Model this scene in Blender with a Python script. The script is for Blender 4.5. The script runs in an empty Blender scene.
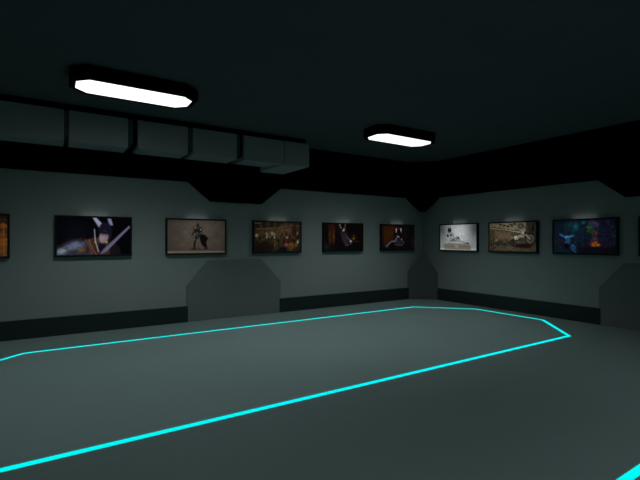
import bpy, bmesh, math, random
import numpy as np
from mathutils import Vector, Matrix
random.seed(4); rng = np.random.default_rng(7)
U = 0.0254                      # every length below is in inches
sc = bpy.context.scene; COL = sc.collection
XL, XR, YB, YW, ZC = -89.0, 348.5, -131.0, 331.0, 148.6

# ------------------------------------------------------------------ materials
def srgb(c):
    return tuple(((v/255)/12.92 if v/255 <= .04045 else ((v/255+.055)/1.055)**2.4) for v in c)
def mat(name, base, rough=.7, spec=.2, noise=0.0, nscale=3.0, metal=0.0, bump=0.0):
    m = bpy.data.materials.new(name); m.use_nodes = True
    nt = m.node_tree; b = nt.nodes['Principled BSDF']
    b.inputs['Roughness'].default_value = rough
    b.inputs['Specular IOR Level'].default_value = spec
    b.inputs['Metallic'].default_value = metal
    tc = nt.nodes.new('ShaderNodeTexCoord'); nz = nt.nodes.new('ShaderNodeTexNoise')
    nz.inputs['Scale'].default_value = nscale; nz.inputs['Detail'].default_value = 4
    nt.links.new(tc.outputs['Object'], nz.inputs['Vector'])
    mx = nt.nodes.new('ShaderNodeMix'); mx.data_type = 'RGBA'
    mx.inputs['A'].default_value = (*[c*(1-noise) for c in base], 1)
    mx.inputs['B'].default_value = (*[c*(1+noise) for c in base], 1)
    nt.links.new(nz.outputs['Fac'], mx.inputs['Factor'])
    nt.links.new(mx.outputs['Result'], b.inputs['Base Color'])
    if bump:
        bp = nt.nodes.new('ShaderNodeBump'); bp.inputs['Strength'].default_value = bump
        bp.inputs['Distance'].default_value = .002
        nt.links.new(nz.outputs['Fac'], bp.inputs['Height']); nt.links.new(bp.outputs['Normal'], b.inputs['Normal'])
    return m
def emit(name, col, strength):
    m = bpy.data.materials.new(name); m.use_nodes = True; nt = m.node_tree
    nt.nodes.clear(); o = nt.nodes.new('ShaderNodeOutputMaterial'); e = nt.nodes.new('ShaderNodeEmission')
    e.inputs['Color'].default_value = (*col, 1); e.inputs['Strength'].default_value = strength
    nt.links.new(e.outputs[0], o.inputs['Surface']); return m
def lens_mat(name, peak):
    # prismatic "batwing" diffuser: throws most light about 45 degrees off straight down, little sideways
    m = emit(name, (.95, 1.0, .99), peak); nt = m.node_tree
    g = nt.nodes.new('ShaderNodeNewGeometry'); d = nt.nodes.new('ShaderNodeVectorMath'); d.operation = 'DOT_PRODUCT'
    nt.links.new(g.outputs['Normal'], d.inputs[0]); nt.links.new(g.outputs['Incoming'], d.inputs[1])
    ab = nt.nodes.new('ShaderNodeMath'); ab.operation = 'ABSOLUTE'; nt.links.new(d.outputs['Value'], ab.inputs[0])
    cr = nt.nodes.new('ShaderNodeValToRGB'); nt.links.new(ab.outputs[0], cr.inputs[0]); cr.color_ramp.interpolation = 'B_SPLINE'
    el = cr.color_ramp.elements; el[0].position = 0; el[0].color = (.045,)*3+(1,); el[1].position = 1; el[1].color = (BW,)*3+(1,)
    for p, v in ((.30, .075), (.46, .13), (.62, .42), (.76, 1.0), (.88, .85)):
        e = el.new(p); e.color = (v, v, v, 1)
    a = nt.nodes.new('ShaderNodeMath'); a.operation = 'MULTIPLY'; nt.links.new(cr.outputs[0], a.inputs[0]); a.inputs[1].default_value = peak
    em = [n for n in nt.nodes if n.type == 'EMISSION'][0]; nt.links.new(a.outputs[0], em.inputs['Strength'])
    return m
BW = .6
TE = (.64, .92, .90)
def tint(k, t=TE): return tuple(k*v for v in t)
M = dict(
    wall=mat('wall_paint', tint(.295, (.81, .95, .93)), .85, .1, .05, 1.2),
    plate=mat('buttress_paint', tint(.19, (.80, .94, .93)), .8, .15, .04, 1.5),
    corner=mat('corner_panel_paint', tint(.105, (.80, .94, .93)), .8, .15, .04, 1.5),
    ceiling=mat('ceiling_paint', tint(.118, (.88, .93, 1.0)), .9, .05, .06, 1.0),
    floor=mat('floor_coating', tint(.27), .8, .12, .05, .9),
    platform=mat('platform_coating', tint(.365, (.64, .92, .89)), .8, .12, .04, .9),
    base=mat('baseboard_paint', tint(.034, (.55, .95, .92)), .7, .15, .05, 2),
    black=mat('black_band', (.0012, .0018, .0018), .95, .0, .1, 2),
    housing=mat('black_housing', (.0015, .002, .002), .8, .02, .1, 5),
    duct=mat('duct_sheet_metal', tint(.36, (.9,.93,.92)), .7, .15, .08, 1.5),
    joint=mat('duct_joint_metal', tint(.09, (.7,.95,.93)), .7, .1, .05, 3),
    frame=mat('frame_black', tint(.016), .6, .12, .1, 8),
    cyan=emit('cyan_strip', (0.0, .97, .92), 1.0),
    lens=lens_mat('lens_glow', 20.0),
)

# ------------------------------------------------------------------ helpers
def link(name, bm, m, parent=None, origin=(0, 0, 0), bevel=0):
    me = bpy.data.meshes.new(name)
    if bevel:
        bmesh.ops.bevel(bm, geom=list(bm.edges), offset=bevel, segments=2, profile=.5, affect='EDGES', clamp_overlap=True)
    bmesh.ops.recalc_face_normals(bm, faces=bm.faces)
    for v in bm.verts: v.co = (v.co - Vector(origin))*U
    bm.to_mesh(me); bm.free(); me.materials.append(m)
    o = bpy.data.objects.new(name, me); COL.objects.link(o)
    if parent is not None:
        o.parent = parent; o.location = Vector(origin)*U - parent.location
        # parents here are only translated or turned about z by rz; children are built in world axes
        if parent.rotation_euler.z:
            o.matrix_parent_inverse = Matrix.Rotation(-parent.rotation_euler.z, 4, 'Z')
    else:
        o.location = Vector(origin)*U
    return o
def box(bm, x0, x1, y0, y1, z0, z1):
    vs = [bm.verts.new((x, y, z)) for x in (x0, x1) for y in (y0, y1) for z in (z0, z1)]
    for f in ((0,1,3,2),(4,6,7,5),(0,4,5,1),(2,3,7,6),(0,2,6,4),(1,5,7,3)): bm.faces.new([vs[i] for i in f])
def prism(bm, pts, d):
    """closed prism: 3-D polygon pts extruded by vector d"""
    a = [bm.verts.new(p) for p in pts]; b = [bm.verts.new(Vector(p)+Vector(d)) for p in pts]
    n = len(pts); bm.faces.new(a); bm.faces.new(list(reversed(b)))
    for i in range(n): bm.faces.new((a[i], b[i], b[(i+1) % n], a[(i+1) % n]))
def boxobj(name, dims, m, parent=None, bevel=0, origin=None):
    bm = bmesh.new(); box(bm, *dims)
    if origin is None: origin = ((dims[0]+dims[1])/2, (dims[2]+dims[3])/2, dims[4]) if parent is None else tuple(parent.location/U)
    return link(name, bm, m, parent, origin, bevel)
def empty(name, loc):
    o = bpy.data.objects.new(name, None); COL.objects.link(o); o.location = Vector(loc)*U; o.empty_display_size = .1; return o
def tag(o, label=None, cat=None, group=None, kind=None):
    for k, v in (('label', label), ('category', cat), ('group', group), ('kind', kind)):
        if v: o[k] = v
    return o

# ------------------------------------------------------------------ room shell
def S(o, label, cat): return tag(o, label, cat, kind='structure')
T = 8
S(boxobj('floor', (XL-T, XR+T, YB-T, YW+T, -T, 0), M['floor']), 'dark grey-green smooth floor around the lit platform', 'floor')
S(boxobj('ceiling', (XL-T, XR+T, YB-T, YW+T, ZC, ZC+T), M['ceiling']), 'very dark flat ceiling carrying the lamps', 'ceiling')
S(boxobj('wall_left', (XL-T, XR+T, YW, YW+T, 0, ZC), M['wall']), 'grey-green wall on the left, hung with six pictures', 'wall')
S(boxobj('wall_right', (XR, XR+T, YB-T, YW, 0, ZC), M['wall']), 'grey-green wall on the right past the corner', 'wall')
S(boxobj('wall_back', (XL-T, XR+T, YB-T, YB, 0, ZC), M['wall']), 'grey-green wall behind the viewer', 'wall')
S(boxobj('wall_side', (XL-T, XL, YB, YW, 0, ZC), M['wall']), 'grey-green wall beyond the left edge of view', 'wall')
bd = 1.6
def strip(name, a, b, wall, z0, z1, m, d, label, cat):
    dims = (a, b, YW-d, YW, z0, z1) if wall == 'L' else (XR-d, XR, a, b, z0, z1)
    return S(boxobj(name, dims, m), label, cat)
PLL = (86.8, 168.9)      # plate on the left wall
PLR = (152.9, 47.0)      # plate on the right wall
DG = 21.5                # corner plate
strip('baseboard_left', XL, PLL[0]+1, 'L', 0, 12.3, M['base'], bd, 'black baseboard on the left wall, left of the buttress panel', 'baseboard')
strip('baseboard_left', PLL[1]-1, XR-DG, 'L', 0, 12.3, M['base'], bd, 'black baseboard between the buttress panel and the corner panel', 'baseboard')
strip('baseboard_right', PLR[0]-1, YW-DG, 'R', 0, 12.3, M['base'], bd, 'black baseboard along the right wall beside the corner', 'baseboard')
strip('baseboard_right', YB, PLR[1]+1, 'R', 0, 12.3, M['base'], bd, 'black baseboard on the right wall beyond the right panel', 'baseboard')
ZB, ZH = 109.5, 94.9
td = 1.2
def upper_band(name, wall, L0, L1, p0, p1, ch, label):
    # black band with a trapezoid hanging down over the buttress
    pts2 = [(L0, ZC), (L0, ZB), (p0, ZB), (p0+ch, ZH), (p1-ch-.8, ZH), (p1, ZB), (L1, ZB), (L1, ZC)]
    bm = bmesh.new()
    if wall == 'L': prism(bm, [(a, YW-td, z) for a, z in pts2], (0, td, 0))
    else: prism(bm, [(XR-td, a, z) for a, z in pts2], (td, 0, 0))
    return S(link(name, bm, M['black'], None, (L0, YW, ZB) if wall == 'L' else (XR, L0, ZB)), label, 'wall trim')
upper_band('trim_1', 'L', XL, XR, PLL[0]+1, PLL[1]+.5, 18, 'black upper band with a hanging trapezoid on the left wall')
upper_band('trim_2', 'R', YB, YW-td, PLR[1], PLR[0]+1, 17.5, 'black upper band with a hanging trapezoid on the right wall')
def plate(name, pts, d, label):
    bm = bmesh.new(); prism(bm, pts, d); c = pts[0]
    return S(link(name, bm, M['plate'], None, c), label, 'wall panel')
a, b = PLL; c = 18
pd = 1.0
plate('trim_3', [(a, YW-pd, 0), (a, YW-pd, 28), (a+17.3, YW-pd, 47.6), (b-18.6, YW-pd, 47.6), (b, YW-pd, 28), (b, YW-pd, 0)], (0, pd, 0),
      'dark grey chamfered buttress panel standing against the left wall')
b, a = PLR
plate('trim_4', [(XR-pd, a, 0), (XR-pd, a, 28), (XR-pd, a+16.5, 47.5), (XR-pd, b-16.5, 47.5), (XR-pd, b, 28), (XR-pd, b, 0)], (pd, 0, 0),
      'dark grey chamfered buttress panel at the right edge of the photo')
# diagonal corner panels
P0, P1 = Vector((XR-26.3, YW, 0)), Vector((XR, YW-22.0, 0))
def dg(t, z): q = P0.lerp(P1, t); return (q.x, q.y, z)
bm = bmesh.new()
prism(bm, [dg(.03, 0), dg(.03, 28.5), dg(.44, 48.6), dg(.57, 48.6), dg(.96, 28), dg(.96, 0)], (1.1, 1.2, 0))
S(link('trim_5', bm, M['corner'], None, dg(.5, 0)), 'narrow pointed dark panel standing in the room corner', 'wall panel')
bm = bmesh.new()
prism(bm, [dg(-.04, ZC), dg(-.04, ZB), dg(.40, 94.6), dg(.60, 94.6), dg(1.02, ZB), dg(1.02, ZC)], (1.1, 1.2, 0))
S(link('trim_6', bm, M['black'], None, dg(.5, ZB)), 'black wedge pointing down in the room corner', 'wall trim')

# ------------------------------------------------------------------ lit floor platforms
def octagon(y0, y1, x0=-54.5, x1=329.3, c=40.0):
    return [(x0, y0+c), (x0+c, y0), (x1-c, y0), (x1, y0+c), (x1, y1-c), (x1-c, y1), (x0+c, y1), (x0, y1-c)]
def inset(pts, d):
    n = len(pts); out = []
    for i in range(n):
        p0, p, p1 = Vector(pts[i-1]), Vector(pts[i]), Vector(pts[(i+1) % n])
        e0 = (p-p0).normalized(); e1 = (p1-p).normalized()
        n0 = Vector((-e0.y, e0.x)); n1 = Vector((-e1.y, e1.x)); bis = (n0+n1).normalized()
        out.append(tuple(p + bis*(d/bis.dot(n0))))
    return out
def platform(y0, y1, label):
    t = empty('floor_platform', (137.5, (y0+y1)/2, 0)); tag(t, label, 'platform')
    oc = octagon(y0, y1); org = tuple(t.location/U)
    inn = inset(oc, 1.25)
    bm = bmesh.new(); prism(bm, [(x, y, 0.02) for x, y in inset(oc, 1.1)], (0, 0, .07))
    link('deck', bm, M['platform'], t, org)
    bm = bmesh.new(); out = inset(oc, -1.25); n = 8
    rings = [[bm.verts.new((x, y, z)) for x, y in r] for r, z in ((out, .02), (out, .13), (inn, .13), (inn, .02))]
    for k in range(4):
        A, B = rings[k], rings[(k+1) % 4]
        for i in range(n): bm.faces.new((A[i], A[(i+1) % n], B[(i+1) % n], B[i]))
    s = link('light_strip', bm, M['cyan'], t, org); s['label'] = 'glowing cyan outline'
platform(145.3, 288.2, 'long eight-sided pale floor platform outlined in cyan, before the pictures')
platform(-93.2, 50.1, 'second platform whose cyan edge crosses the bottom right corner')

# ------------------------------------------------------------------ ceiling lamps
def octo2(x0, x1, y0, y1, c): return [(x0+c, y0), (x1-c, y0), (x1, y0+c), (x1, y1-c), (x1-c, y1), (x0+c, y1), (x0, y1-c), (x0, y0+c)]
def make_lamp(cx, cy, label, group=None):
    t = empty('ceiling_lamp', (cx, cy, ZC)); tag(t, label, 'ceiling lamp', group); org = (cx, cy, ZC)
    hx, hy = 31.0, 14.0; zb = 141.9
    bm = bmesh.new()
    o1 = octo2(cx-hx, cx+hx, cy-hy, cy+hy, 7); o0 = octo2(cx-hx+.8, cx+hx-.8, cy-hy+.8, cy+hy-.8, 6.7)
    lens = octo2(cx-28.2, cx+28.2, cy-10.8, cy+10.8, 5.5)
    R = [[bm.verts.new((x, y, z)) for x, y in r] for r, z in ((o0, ZC), (o1, ZC-1), (o1, zb+.6), (o0, zb), (lens, zb), (lens, zb+1.2))]
    for A, B in zip(R, R[1:]):
        for i in range(8): bm.faces.new((A[i], A[(i+1) % 8], B[(i+1) % 8], B[i]))
    bm.faces.new(R[0]); bm.faces.new(list(reversed(R[-1])))
    link('housing', bm, M['housing'], t, org)
    bm = bmesh.new(); r = octo2(cx-28.15, cx+28.15, cy-10.75, cy+10.75, 5.5)
    prism(bm, [(x, y, zb+.1) for x, y in r], (0, 0, .8))
    d = link('diffuser', bm, M['lens'], t, org); d['label'] = 'glowing white diffuser'
    return t
lamp = make_lamp(37.2, 242.1, 'long ceiling lamp on the left, near the air duct')
def copy_tree(o, parent=None):
    c = o.copy(); COL.objects.link(c)
    if parent: c.parent = parent
    for ch in [x for x in bpy.data.objects if x.parent == o]: copy_tree(ch, c)
    return c
for (x, y, lab, g) in ((228.9, 242.1, 'smaller-looking ceiling lamp further right, towards the corner', None),
                    (37.2, -38, 'ceiling lamp over the second platform, behind the viewer', 'ceiling lamps behind the viewer'),
                    (228.9, -38, 'ceiling lamp over the second platform, behind the viewer', 'ceiling lamps behind the viewer')):
    c = copy_tree(lamp); c.location = Vector((x, y, ZC))*U; c['label'] = lab
    if g: c['group'] = g

# ------------------------------------------------------------------ air duct
duct = empty('air_duct', (50, 315, ZC)); tag(duct, 'grey sectioned sheet-metal air duct under the ceiling at left', 'air duct')
yf, zt, zb = 300.0, 144.2, 125.2
secs = [(-88.9, -36.5), (-33, 5), (7.6, 41), (47.1, 80), (83.6, 116.6), (122.3, 157)]
for x0, x1 in secs: boxobj('duct_section', (x0, x1, yf, 329, zb, zt), M['duct'], duct, .35)
bm = bmesh.new()    # skewed end piece: stands slightly proud, its underside falls towards the wall
q = [(157.25, yf), (180.3, yf), (167.4, 321.5), (145.3, 321.5)]
v = [bm.verts.new((x, y, z)) for (x, y), z in zip(q, (zb, zb, 120.9, 120.9))] + [bm.verts.new((x, y, zt)) for x, y in q]
for f in ((0,1,2,3), (4,5,6,7), (0,1,5,4), (1,2,6,5), (2,3,7,6), (3,0,4,7)): bm.faces.new([v[i] for i in f])
link('end_cap', bm, M['duct'], duct, tuple(duct.location/U))
for x0, x1 in ((-36.5, -33), (5, 7.6), (41, 44), (80, 83.6), (116.6, 119.2)):
    boxobj('joint_collar', (x0, x1, yf+.9, 328.8, zb+3.0, zt-.5), M['joint'], duct)
boxobj('seam', (156.95, 157.3, yf-.12, yf+3, zb+.1, zt-.2), M['joint'], duct)
boxobj('inner_sleeve', (-88.9, 157, yf+3.5, 328.5, zb+3.2, zt-.8), M['housing'], duct)
boxobj('gap_shade_strip', (-88.9, 178.5, yf+3, 321, zt, ZC-.02), M['black'], duct)  # black filler standing in for the shade between duct top and ceiling
boxobj('support_rail', (-88.9, 145.2, 321, YW-td-.05, 113.0, zb-.02), M['black'], duct)

# ------------------------------------------------------------------ painted picture contents
W_, H_ = 150, 84
class Paint:
    def __init__(s, bg):
        s.v, s.u = np.meshgrid((np.arange(H_)+.5)/H_, (np.arange(W_)+.5)/W_, indexing='ij')
        s.A = np.zeros((H_, W_, 3)); s.A[:] = bg
    def mix(s, k, c): s.A += (np.array(c, float)-s.A)*np.clip(k, 0, 1)[..., None]
    def ell(s, cx, cy, rx, ry, c, rot=0, soft=.3, al=1):
        dx = (s.u-cx)*1.78; dy = s.v-cy; r = math.radians(rot)
        x = (dx*math.cos(r)+dy*math.sin(r))/(rx*1.78); y = (-dx*math.sin(r)+dy*math.cos(r))/ry
        s.mix(al*np.clip((1-np.hypot(x, y))/soft+.5, 0, 1), c); return s
    def glow(s, cx, cy, rx, ry, c, al=1):
        s.mix(al*np.exp(-(((s.u-cx)/rx)**2+((s.v-cy)/ry)**2)), c); return s
    def poly(s, pts, c, soft=.012, al=1):
        pts = np.array(pts, float)*[1.78, 1]; x, y = s.u*1.78, s.v
        inside = np.zeros(x.shape, bool); dist = np.full(x.shape, 9.)
        for i in range(len(pts)):
            (x0, y0), (x1, y1) = pts[i-1], pts[i]
            cond = ((y0 > y) != (y1 > y)) & (x < (x1-x0)*(y-y0)/((y1-y0) or 1e-9)+x0); inside ^= cond
            t = np.clip(((x-x0)*(x1-x0)+(y-y0)*(y1-y0))/((x1-x0)**2+(y1-y0)**2+1e-12), 0, 1)
            dist = np.minimum(dist, np.hypot(x-x0-t*(x1-x0), y-y0-t*(y1-y0)))
        d = np.where(inside, dist, -dist); s.mix(al*np.clip(d/soft+.5, 0, 1), c); return s
    def line(s, pts, w, c, al=1):
        x, y = s.u*1.78, s.v; dist = np.full(x.shape, 9.)
        for (x0, y0), (x1, y1) in zip(pts, pts[1:]):
            x0 *= 1.78; x1 *= 1.78
            t = np.clip(((x-x0)*(x1-x0)+(y-y0)*(y1-y0))/((x1-x0)**2+(y1-y0)**2+1e-12), 0, 1)
            dist = np.minimum(dist, np.hypot(x-x0-t*(x1-x0), y-y0-t*(y1-y0)))
        s.mix(al*np.clip((w-dist)/.012+.5, 0, 1), c); return s
    def noise(s, amp, nx=24, ny=14):
        g = rng.standard_normal((ny+1, nx+1)); yy = s.v*ny; xx = s.u*nx
        i, j = np.minimum(yy.astype(int), ny-1), np.minimum(xx.astype(int), nx-1); fy, fx = yy-i, xx-j
        n = g[i, j]*(1-fy)*(1-fx)+g[i+1, j]*fy*(1-fx)+g[i, j+1]*(1-fy)*fx+g[i+1, j+1]*fy*fx
        s.A *= (1+amp*n)[..., None]; return s
    def vig(s, k): 
        s.A *= (1-k*(np.abs(s.u-.5)*2)**2.5*.6-k*(np.abs(s.v-.5)*2)**3*.4)[..., None]; return s

def art_warrior():
    p = Paint((3, 3, 7)); p.glow(.27, .4, .2, .3, (8, 12, 22), .8)
    p.ell(.67, .88, .16, .26, (34, 26, 26)); p.ell(.78, .95, .08, .2, (22, 16, 18))
    p.poly([(.37, .62), (.50, .52), (.66, .62), (.72, 1), (.36, 1)], (62, 40, 34), .03)
    p.poly([(-.02, .98), (.02, .86), (.2, .66), (.38, .62), (.46, .8), (.49, 1.02), (0, 1.02)], (44, 46, 62), .05)
    p.line([(.0, .8), (.1, .7), (.22, .60), (.38, .56)], .014, (62, 12, 18), .7)
    p.glow(.26, .72, .11, .1, (112, 116, 150), .9); p.glow(.06, .9, .07, .08, (150, 158, 165), .9); p.glow(.17, .8, .08, .07, (120, 130, 150), .8)
    p.glow(.32, .87, .06, .07, (120, 84, 36), .7).noise(.12, 40, 24)
    p.ell(.40, .88, .02, .09, (60, 28, 22), 0, .8); p.line([(.38, .6), (.44, .82), (.46, .98)], .02, (96, 60, 34), .8)
    p.line([(.42, .60), (.47, .85), (.52, 1)], .012, (130, 100, 60), .7)
    p.ell(.60, .80, .05, .14, (16, 14, 26))
    p.poly([(.465, 0), (.52, 0), (.605, .17), (.56, .28)], (160, 160, 190), .03)
    p.poly([(.675, .02), (.725, .02), (.755, .2), (.70, .22)], (135, 134, 162), .03)
    p.ell(.645, .31, .088, .18, (22, 19, 38), 0, .3); p.ell(.69, .45, .045, .18, (20, 17, 32))
    p.ell(.622, .53, .064, .165, (138, 122, 130), 14, .4); p.glow(.60, .58, .03, .08, (176, 150, 150), .6)
    p.poly([(.54, .34), (.72, .38), (.71, .46), (.62, .45), (.56, .42)], (22, 19, 36), .05)
    p.ell(.605, .475, .011, .014, (40, 30, 50)); p.ell(.655, .485, .011, .014, (40, 30, 50)); p.ell(.62, .61, .014, .01, (120, 60, 70))
    p.line([(.495, .32), (.50, .5), (.51, .66), (.55, .92)], .013, (150, 146, 160)); p.glow(.505, .66, .012, .025, (190, 170, 60)); p.glow(.663, .665, .014, .03, (200, 180, 70))
    p.poly([(.985, .2), (1.0, .26), (.66, .92), (.60, .98), (.575, .97), (.62, .85)], (98, 92, 122), .02)
    p.line([(.99, .23), (.64, .92)], .006, (140, 136, 172), .8)
    return p
def art_knight():
    p = Paint((84, 75, 66)); p.glow(.5, .2, .35, .5, (100, 90, 78), .8).noise(.04, 12, 8).vig(.35)
    p.poly([(0, .93), (1, .95), (1, 1), (0, 1)], (112, 102, 88), .03)
    p.ell(.53, .88, .16, .04, (50, 44, 38), 0, .8, .7)
    D = (34, 31, 30); E = (52, 48, 46)
    p.ell(.515, .16, .022, .06, D).ell(.47, .28, .035, .09, E, -20).ell(.56, .29, .035, .08, E, 20).ell(.515, .33, .055, .13, D)
    p.line([(.465, .32), (.415, .45)], .022, D).line([(.56, .33), (.62, .48)], .024, D).ell(.52, .48, .06, .1, E)
    p.line([(.49, .52), (.46, .68), (.45, .86)], .034, D).line([(.55, .54), (.60, .68), (.66, .86)], .03, D)
    p.poly([(.54, .46), (.62, .42), (.70, .56), (.66, .66), (.68, .84), (.60, .80), (.56, .66)], (15, 12, 12), .03)
    p.ell(.44, .88, .03, .02, D).ell(.57, .89, .03, .02, D).ell(.655, .88, .035, .025, D)
    for x, y, k in ((.468, .24, 190), (.563, .29, 200), (.50, .40, 120), (.47, .44, 110), (.575, .38, 110), (.515, .24, 120), (.46, .60, 110), (.54, .56, 100), (.61, .42, 130), (.56, .86, 120), (.60, .89, 110)):
        p.glow(x, y, .010, .022, (k, k, k-10))
    return p.noise(.05, 60, 34)
def art_tavern():
    p = Paint((48, 38, 26)); p.glow(.68, .3, .2, .22, (84, 62, 46), .9).glow(.3, .35, .3, .12, (70, 56, 36), .8)
    p.poly([(0, 0), (.62, 0), (.5, .17), (0, .22)], (36, 29, 22), .03); p.line([(0, .25), (.5, .19), (.75, .10), (1, .12)], .018, (84, 62, 40))
    for k in range(7): p.line([(.04+k*.08, .02), (.08+k*.07, .18)], .012, (78, 64, 44) if k % 2 else (20, 17, 13))
    p.line([(.0, .04), (.14, .06)], .02, (110, 104, 92), .7)
    for k, (x, y) in enumerate(((.26, .45), (.31, .47), (.37, .42), (.42, .46))): p.poly([(x-.018, y-.09), (x+.018, y-.09), (x+.022, y+.1), (x-.015, y+.1)], (120, 114, 88) if k != 1 else (84, 78, 54), .03)
    p.glow(.05, .46, .03, .05, (190, 170, 110)).glow(.94, .68, .02, .06, (220, 205, 160)).glow(.93, .36, .018, .06, (150, 120, 60))
    for x in np.linspace(.05, .95, 15): p.ell(x, .6+.1*math.sin(x*31), .022, .06, (24, 18, 12), 0, .5, .9)
    for x in np.linspace(.1, .9, 11): p.glow(x, .58+.16*math.sin(x*17), .012, .035, (96, 80, 46), .8)
    p.ell(.2, .85, .2, .18, (24, 17, 11), 0, .6).ell(.43, .72, .04, .14, (60, 50, 32))
    p.line([(.40, .7), (.38, .92)], .016, (16, 12, 9)).line([(.5, .6), (.52, .9)], .02, (22, 16, 10))
    p.ell(.60, .43, .02, .05, (34, 24, 18)).ell(.68, .42, .022, .05, (22, 16, 14)).ell(.72, .60, .06, .13, (64, 20, 22), 15).ell(.70, .52, .03, .05, (130, 100, 80))
    p.ell(.68, .78, .05, .05, (120, 62, 54)).ell(.80, .82, .06, .12, (100, 68, 24), 30, .9).ell(.90, .78, .03, .08, (110, 84, 50)).ell(.86, .3, .05, .2, (52, 26, 18))
    p.poly([(.5, 1), (.55, .84), (.68, .86), (.70, 1)], (9, 15, 20), .03)
    return p.noise(.2, 50, 28).vig(.5)
def art_dancer():
    p = Paint((7, 5, 6)); p.poly([(.08, .03), (.27, .03), (.27, .72), (.12, .74)], (30, 11, 8), .05)
    for x, c in ((.14, (54, 36, 8)), (.235, (66, 50, 14)), (.19, (34, 14, 9))): p.glow(x, .45, .025, .26, c, .9)
    p.glow(.36, .15, .08, .2, (24, 10, 10), .8)
    p.line([(.39, .03), (.425, .16)], .028, (92, 84, 90)).line([(.535, .02), (.53, .14)], .022, (66, 60, 64))
    p.ell(.48, .15, .04, .09, (6, 4, 6)).ell(.50, .22, .03, .06, (104, 92, 88)).ell(.47, .26, .014, .025, (130, 116, 110))
    p.poly([(.42, .32), (.57, .32), (.61, .5), (.62, .72), (.60, .85), (.53, .8), (.45, .6)], (34, 28, 34), .07)
    p.line([(.55, .4), (.64, .6), (.69, .62)], .02, (62, 46, 60)).line([(.55, .82), (.72, .74)], .018, (46, 46, 50))
    p.line([(.66, .66), (.92, .66)], .014, (44, 22, 12)).glow(.68, .66, .025, .035, (225, 190, 180)).glow(.765, .56, .02, .03, (210, 160, 40)).glow(.77, .50, .05, .1, (60, 44, 10), .7).glow(.66, .58, .03, .04, (70, 50, 80), .8)
    p.glow(.06, .85, .08, .12, (20, 26, 24), .8)
    return p.noise(.15, 40, 24)
def art_lounge():
    p = Paint((9, 6, 8)); p.poly([(.03, .05), (.40, .05), (.36, .6), (.2, .75), (.05, .85)], (44, 20, 6), .12); p.glow(.2, .3, .14, .3, (54, 26, 8), .6)
    p.glow(.45, .14, .05, .1, (60, 16, 18), .8).glow(.7, .35, .1, .3, (20, 14, 14), .8)
    p.line([(.445, .15), (.445, .28)], .032, (150, 140, 140)).line([(.59, .14), (.59, .28)], .032, (135, 126, 126)).glow(.52, .13, .015, .06, (90, 20, 30))
    p.ell(.52, .30, .065, .13, (7, 5, 8)).ell(.50, .45, .045, .065, (132, 122, 130)).ell(.51, .42, .05, .03, (12, 9, 12))
    p.poly([(.42, .54), (.58, .54), (.63, .7), (.66, .84), (.42, .86), (.40, .7)], (30, 25, 32), .03)
    p.line([(.43, .56), (.42, .66), (.30, .66), (.20, .78), (.15, .86)], .035, (78, 70, 84)).line([(.60, .58), (.68, .72), (.66, .78)], .022, (66, 58, 62))
    p.glow(.62, .57, .012, .03, (150, 140, 130)).glow(.44, .56, .012, .03, (120, 110, 110)).line([(.4, .78), (.62, .82)], .016, (60, 52, 62)).glow(.16, .84, .04, .06, (70, 90, 80), .7)
    p.glow(.97, .72, .02, .2, (60, 14, 40), .8).glow(0, .5, .015, .3, (40, 8, 30), .8)
    return p.noise(.15, 40, 24)
def art_model():
    p = Paint((118, 122, 122)); p.glow(.55, .35, .32, .55, (186, 190, 190), .95).glow(0, .1, .18, .4, (56, 60, 60), .9).glow(1, .12, .18, .4, (52, 56, 56), .9)
    p.poly([(0, .93), (1, .93), (1, 1), (0, 1)], (150, 160, 154), .04)
    p.poly([(.10, .78), (.30, .72), (.84, .76), (.86, .98), (.13, .97)], (106, 100, 92), .03).line([(.12, .85), (.86, .87)], .012, (84, 80, 74)).line([(.3, .73), (.82, .77)], .01, (140, 136, 126)).glow(.48, .85, .05, .1, (140, 138, 122), .7)
    B = (140, 140, 141); K = (24, 24, 28)
    p.ell(.275, .22, .052, .10, K, -15).ell(.235, .1, .01, .04, (70, 72, 72)).ell(.30, .1, .01, .05, (90, 92, 92)).ell(.265, .29, .028, .04, (60, 58, 60))
    p.poly([(.22, .34), (.34, .30), (.37, .42), (.37, .56), (.42, .68), (.30, .72), (.26, .58), (.22, .46)], B, .03)
    p.line([(.22, .36), (.205, .55), (.215, .74)], .022, (140, 140, 142)).line([(.34, .32), (.40, .46), (.41, .58)], .02, (104, 104, 108))
    p.ell(.225, .43, .03, .055, K).ell(.315, .41, .025, .05, (38, 38, 42)).line([(.36, .63), (.46, .62), (.52, .50), (.53, .56)], .03, (84, 86, 92))
    p.line([(.30, .64), (.48, .50), (.54, .52), (.55, .62)], .018, (60, 60, 66)).line([(.38, .66), (.55, .64), (.74, .74)], .028, (120, 122, 124)).ell(.78, .735, .03, .03, K).line([(.7, .73), (.8, .74)], .012, (40, 40, 44))
    return p.noise(.04, 40, 24)
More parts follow.
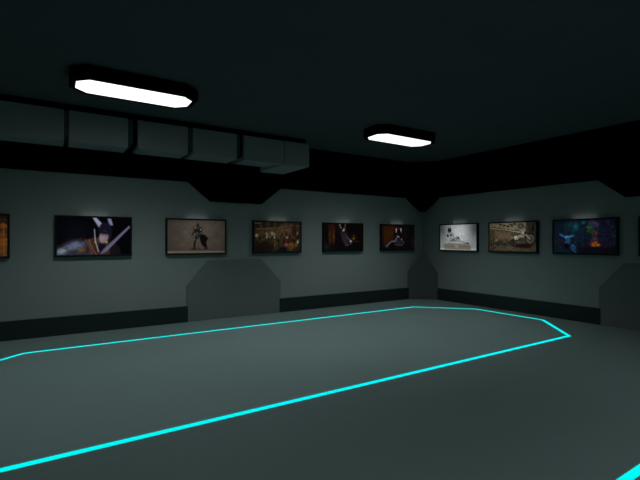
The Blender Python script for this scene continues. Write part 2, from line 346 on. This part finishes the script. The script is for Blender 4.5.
def art_garage():
    p = Paint((78, 70, 54)); p.poly([(.0, .0), (.8, .0), (.8, .30), (.0, .16)], (128, 118, 94), .03)
    p.line([(0, .18), (.4, .25), (.72, .36)], .02, (150, 138, 108)).line([(0, .14), (.72, .3)], .012, (66, 58, 42))
    p.poly([(.12, .28), (.50, .36), (.48, .55), (.14, .50)], (112, 88, 68), .04).poly([(0, .2), (.12, .25), (.14, .7), (0, .75)], (76, 74, 46), .04)
    for x, y, r in ((.26, .06, 20), (.34, .10, -20), (.42, .13, 15), (.50, .09, 30), (.57, .05, 0)): p.ell(x, y, .035, .03, (48, 38, 26), r, .5)
    p.ell(.70, .13, .06, .09, (58, 54, 44)).ell(.70, .13, .04, .05, (110, 104, 86)).poly([(.80, .0), (1, 0), (1, .45), (.84, .4)], (52, 48, 40), .04).ell(.94, .2, .02, .14, (24, 22, 20))
    for x in np.linspace(.06, .62, 12): p.ell(x, .70+.05*math.sin(x*40), .032, .09, (40, 35, 30), 0, .5, .8).glow(x+.02, .62+.07*math.sin(x*23), .014, .04, (146, 134, 112), .8)
    p.glow(.17, .62, .03, .05, (160, 140, 112), .8)
    p.ell(.89, .58, .115, .22, (34, 32, 30), 0, .15).ell(.89, .58, .085, .155, (92, 86, 74), 0, .2).ell(.89, .58, .03, .05, (46, 42, 38)).ell(.89, .58, .012, .02, (150, 144, 126))
    for k in range(6): p.line([(.89, .58), (.89+.08*math.cos(k*1.05), .58+.15*math.sin(k*1.05))], .004, (60, 56, 48))
    p.line([(.72, .28), (.80, .42), (.88, .57)], .022, (160, 152, 132)).line([(.67, .30), (.78, .26)], .014, (150, 145, 128)).ell(.76, .34, .045, .07, (176, 170, 152)).ell(.79, .36, .03, .05, (40, 38, 36)).ell(.70, .48, .07, .07, (150, 144, 126)).ell(.60, .53, .05, .07, (190, 186, 164)).ell(.52, .54, .04, .06, (110, 104, 88)).ell(.70, .60, .06, .08, (58, 52, 44))
    p.ell(.73, .82, .18, .10, (32, 20, 16), 0, .5).ell(.5, .92, .4, .06, (92, 80, 58), 0, .7, .8).ell(.53, .70, .05, .13, (44, 38, 32), 0, .4)
    return p.noise(.18, 56, 32).vig(.35)
def art_club():
    p = Paint((16, 22, 40)); p.glow(.3, .3, .3, .35, (18, 48, 62), .9).glow(.05, .7, .12, .2, (44, 32, 58), .8).glow(.85, .6, .14, .4, (26, 26, 54), .8).glow(.1, .95, .3, .08, (14, 50, 58), .8)
    for _ in range(120):
        x, y = rng.random(), rng.random()*.95; c = [(20, 70, 92), (40, 34, 70), (24, 84, 84), (60, 30, 72)][int(rng.integers(4))]
        p.glow(x, y, .01+.015*rng.random(), .02+.04*rng.random(), c, .6)
    p.glow(.38, .2, .04, .1, (30, 130, 140), .8).glow(.51, .08, .03, .05, (30, 130, 160), .8).glow(.30, .12, .1, .08, (20, 80, 90), .6)
    p.ell(.65, .12, .07, .10, (66, 54, 100), 20, .9).glow(.72, .15, .03, .07, (120, 80, 120), .8).ell(.63, .32, .07, .09, (38, 70, 34), 20, .9).ell(.60, .22, .05, .05, (40, 110, 60), 0, .6).ell(.70, .42, .03, .1, (92, 42, 56), 0, .9).ell(.66, .5, .02, .1, (70, 40, 90)).ell(.70, .58, .035, .06, (44, 70, 28), 0, .9)
    p.poly([(.58, .70), (.90, .68), (.96, .80), (.5, .82)], (40, 18, 44), .1).glow(.65, .68, .04, .05, (170, 40, 60), .8)
    p.glow(.665, .76, .035, .05, (250, 150, 20)).glow(.735, .75, .03, .045, (240, 140, 20)).glow(.70, .68, .02, .05, (200, 90, 30))
    p.poly([(.4, .82), (1, .80), (1, 1), (.45, 1)], (14, 16, 30), .05)
    p.line([(.12, .44), (.22, .53), (.34, .48)], .03, (40, 120, 190)).ell(.24, .52, .045, .05, (90, 170, 220)).ell(.25, .65, .045, .12, (44, 84, 128)).ell(.235, .78, .04, .08, (7, 8, 16)).ell(.34, .82, .035, .09, (40, 90, 140), -30).glow(.22, .69, .02, .03, (130, 120, 170), .8).line([(.30, .86), (.38, .98)], .02, (60, 80, 130))
    return p.noise(.2, 60, 34).vig(.4)
def art_timber():
    p = Paint((70, 38, 14))
    for k in range(9):
        y = k/9; c = [(26, 17, 12), (34, 22, 14), (96, 52, 16), (60, 36, 18), (92, 46, 22), (112, 62, 18), (104, 56, 22), (88, 50, 20), (80, 54, 24)][k]
        p.poly([(-.1, y), (1.1, y), (1.1, y+.1), (-.1, y+.1)], c, .02)
    p.glow(.5, .6, .3, .3, (130, 74, 26), .5)
    p.line([(.96, .2), (.97, 1)], .02, (110, 80, 46), .6)
    return p.noise(.15, 14, 30)
def art_night():
    p = Paint((8, 9, 14)); p.glow(.5, .8, .4, .2, (30, 28, 36), .8).glow(.5, .4, .15, .3, (38, 40, 52), .8)
    return p.noise(.2, 30, 18)

pm = bpy.data.materials.new('self_lit_print'); pm.use_nodes = True
nt = pm.node_tree; bs = nt.nodes['Principled BSDF']; at_ = nt.nodes.new('ShaderNodeVertexColor'); at_.layer_name = 'paint'
gm = nt.nodes.new('ShaderNodeVectorMath'); gm.operation = 'SCALE'; gm.inputs['Scale'].default_value = 1.0
nt.links.new(at_.outputs['Color'], gm.inputs[0]); nt.links.new(gm.outputs[0], bs.inputs['Base Color'])
nt.links.new(at_.outputs['Color'], bs.inputs['Emission Color']); bs.inputs['Emission Strength'].default_value = .8  # prints emit their own colours in place of light falling on them
bs.inputs['Roughness'].default_value = .6; bs.inputs['Specular IOR Level'].default_value = .05

def canvas(name, paint, w, h, parent, k=1):
    me = bpy.data.meshes.new(name)
    xs = np.linspace(-w/2, w/2, W_+1)*U; zs = np.linspace(h/2, -h/2, H_+1)*U
    X, Z = np.meshgrid(xs, zs); co = np.stack([X, np.zeros_like(X), Z], -1).reshape(-1, 3)
    i, j = np.meshgrid(np.arange(H_), np.arange(W_), indexing='ij'); a = (i*(W_+1)+j).ravel()
    F = np.stack([a, a+W_+1, a+W_+2, a+1], -1)
    me.from_pydata(co.tolist(), [], F.tolist()); me.update()
    ca = me.color_attributes.new('paint', 'FLOAT_COLOR', 'POINT')
    c = np.clip(paint.A*k, 0, 255)/255; c = np.where(c <= .04045, c/12.92, ((c+.055)/1.055)**2.4)
    ci = np.pad(c, ((0, 1), (0, 1), (0, 0)), mode='edge').reshape(-1, 3)
    ca.data.foreach_set('color', np.concatenate([ci, np.ones((len(ci), 1))], 1).astype(np.float32).ravel())
    me.materials.append(pm)
    o = bpy.data.objects.new(name, me); COL.objects.link(o); o.parent = parent; o.location = (0, -2.4*U, 0); return o
def local(name, bm, m, parent, loc=(0, 0, 0)):
    bmesh.ops.recalc_face_normals(bm, faces=bm.faces)
    for v in bm.verts: v.co *= U
    me = bpy.data.meshes.new(name); bm.to_mesh(me); bm.free(); me.materials.append(m)
    o = bpy.data.objects.new(name, me); COL.objects.link(o); o.parent = parent; o.location = Vector(loc)*U; return o
PW, PH, FB = 47.3, 28.0, 1.15
def frame_mesh():
    bm = bmesh.new()
    prof = [(0, 0), (0, -2.6), (.25, -3.0), (FB-.2, -3.0), (FB, -2.75), (FB, 0)]   # inset from edge, depth (towards the room is -y)
    loops = []
    for d, y in prof:
        w, h = PW/2-d, PH/2-d
        loops.append([bm.verts.new(p) for p in ((-w, y, -h), (w, y, -h), (w, y, h), (-w, y, h))])
    for k in range(len(loops)):
        A, B = loops[k], loops[(k+1) % len(loops)]
        for i in range(4): bm.faces.new((A[i], A[(i+1) % 4], B[(i+1) % 4], B[i]))
    return bm
GAIN = dict(art_warrior=.85, art_knight=.78, art_tavern=.85, art_garage=.8, art_club=.68, art_timber=.85, art_lounge=.9)
def picture(wall, c, art, label, glow=1.0):
    t = empty('framed_picture', (c, YW-.05, 66.6) if wall == 'L' else (XR-.05, c, 66.6))
    if wall == 'R': t.rotation_euler.z = -math.pi/2
    tag(t, label, 'picture')
    local('frame', frame_mesh(), M['frame'], t)
    bm = bmesh.new(); box(bm, -PW/2+.8, PW/2-.8, -2.2, -.1, -PH/2+.8, PH/2-.8); local('backing_board', bm, M['frame'], t)
    canvas('print', art(), PW-2*FB+.1, PH-2*FB+.1, t, GAIN.get(art.__name__, 1))
    # small lamp tucked behind the top of the frame, washing the wall above it
    L = bpy.data.lights.new('picture_wash', 'AREA'); L.shape = 'RECTANGLE'; L.size = 17*U; L.size_y = .5*U
    L.energy = .042*glow; L.color = (.95, 1, .97)
    lo = bpy.data.objects.new('picture_wash', L); COL.objects.link(lo); lo.parent = t
    lo.location = Vector((0, -2.6, PH/2+.25))*U; lo.rotation_euler = (math.radians(90+48), 0, 0)
    return t
picture('L', -47.6, art_timber, 'framed orange-brown picture cut off by the left edge of the photo')
picture('L', 23.9, art_warrior, 'framed picture of a dark-haired warrior with white feathers holding a sword')
picture('L', 94.8, art_knight, 'framed picture of a small armoured figure on plain brown background')
picture('L', 165.8, art_tavern, 'framed picture of a crowded brown tavern interior')
picture('L', 236.9, art_dancer, 'framed near-black picture with amber curtain and a standing figure')
picture('L', 307.6, art_lounge, 'framed dark picture of a seated figure with white ears, nearest the corner')
picture('R', 282.6, art_model, 'framed pale grey picture of a person reclining on a bench')
picture('R', 223.2, art_garage, 'framed sepia picture of a workshop with a motorbike at right')
picture('R', 163.2, art_club, 'framed dark blue picture with a cyan figure and orange glow')
picture('R', 103.3, art_night, 'framed dark picture cut off by the right edge of the photo')

# ------------------------------------------------------------------ camera, world
w = bpy.data.worlds.new('World'); sc.world = w; w.use_nodes = True
w.node_tree.nodes['Background'].inputs[0].default_value = (.01, .016, .016, 1)
cam = bpy.data.cameras.new('camera'); co = bpy.data.objects.new('camera', cam); COL.objects.link(co)
cam.sensor_width = 36; cam.lens = 417.03/640*36; cam.clip_start = .05
co.location = (0, 0, 64*U); co.rotation_euler = (math.radians(90), 0, math.radians(57.5-90))
sc.camera = co
sc.view_settings.view_transform = 'Standard'; sc.view_settings.look = 'None'
sc.view_settings.exposure = 0; sc.view_settings.gamma = 1
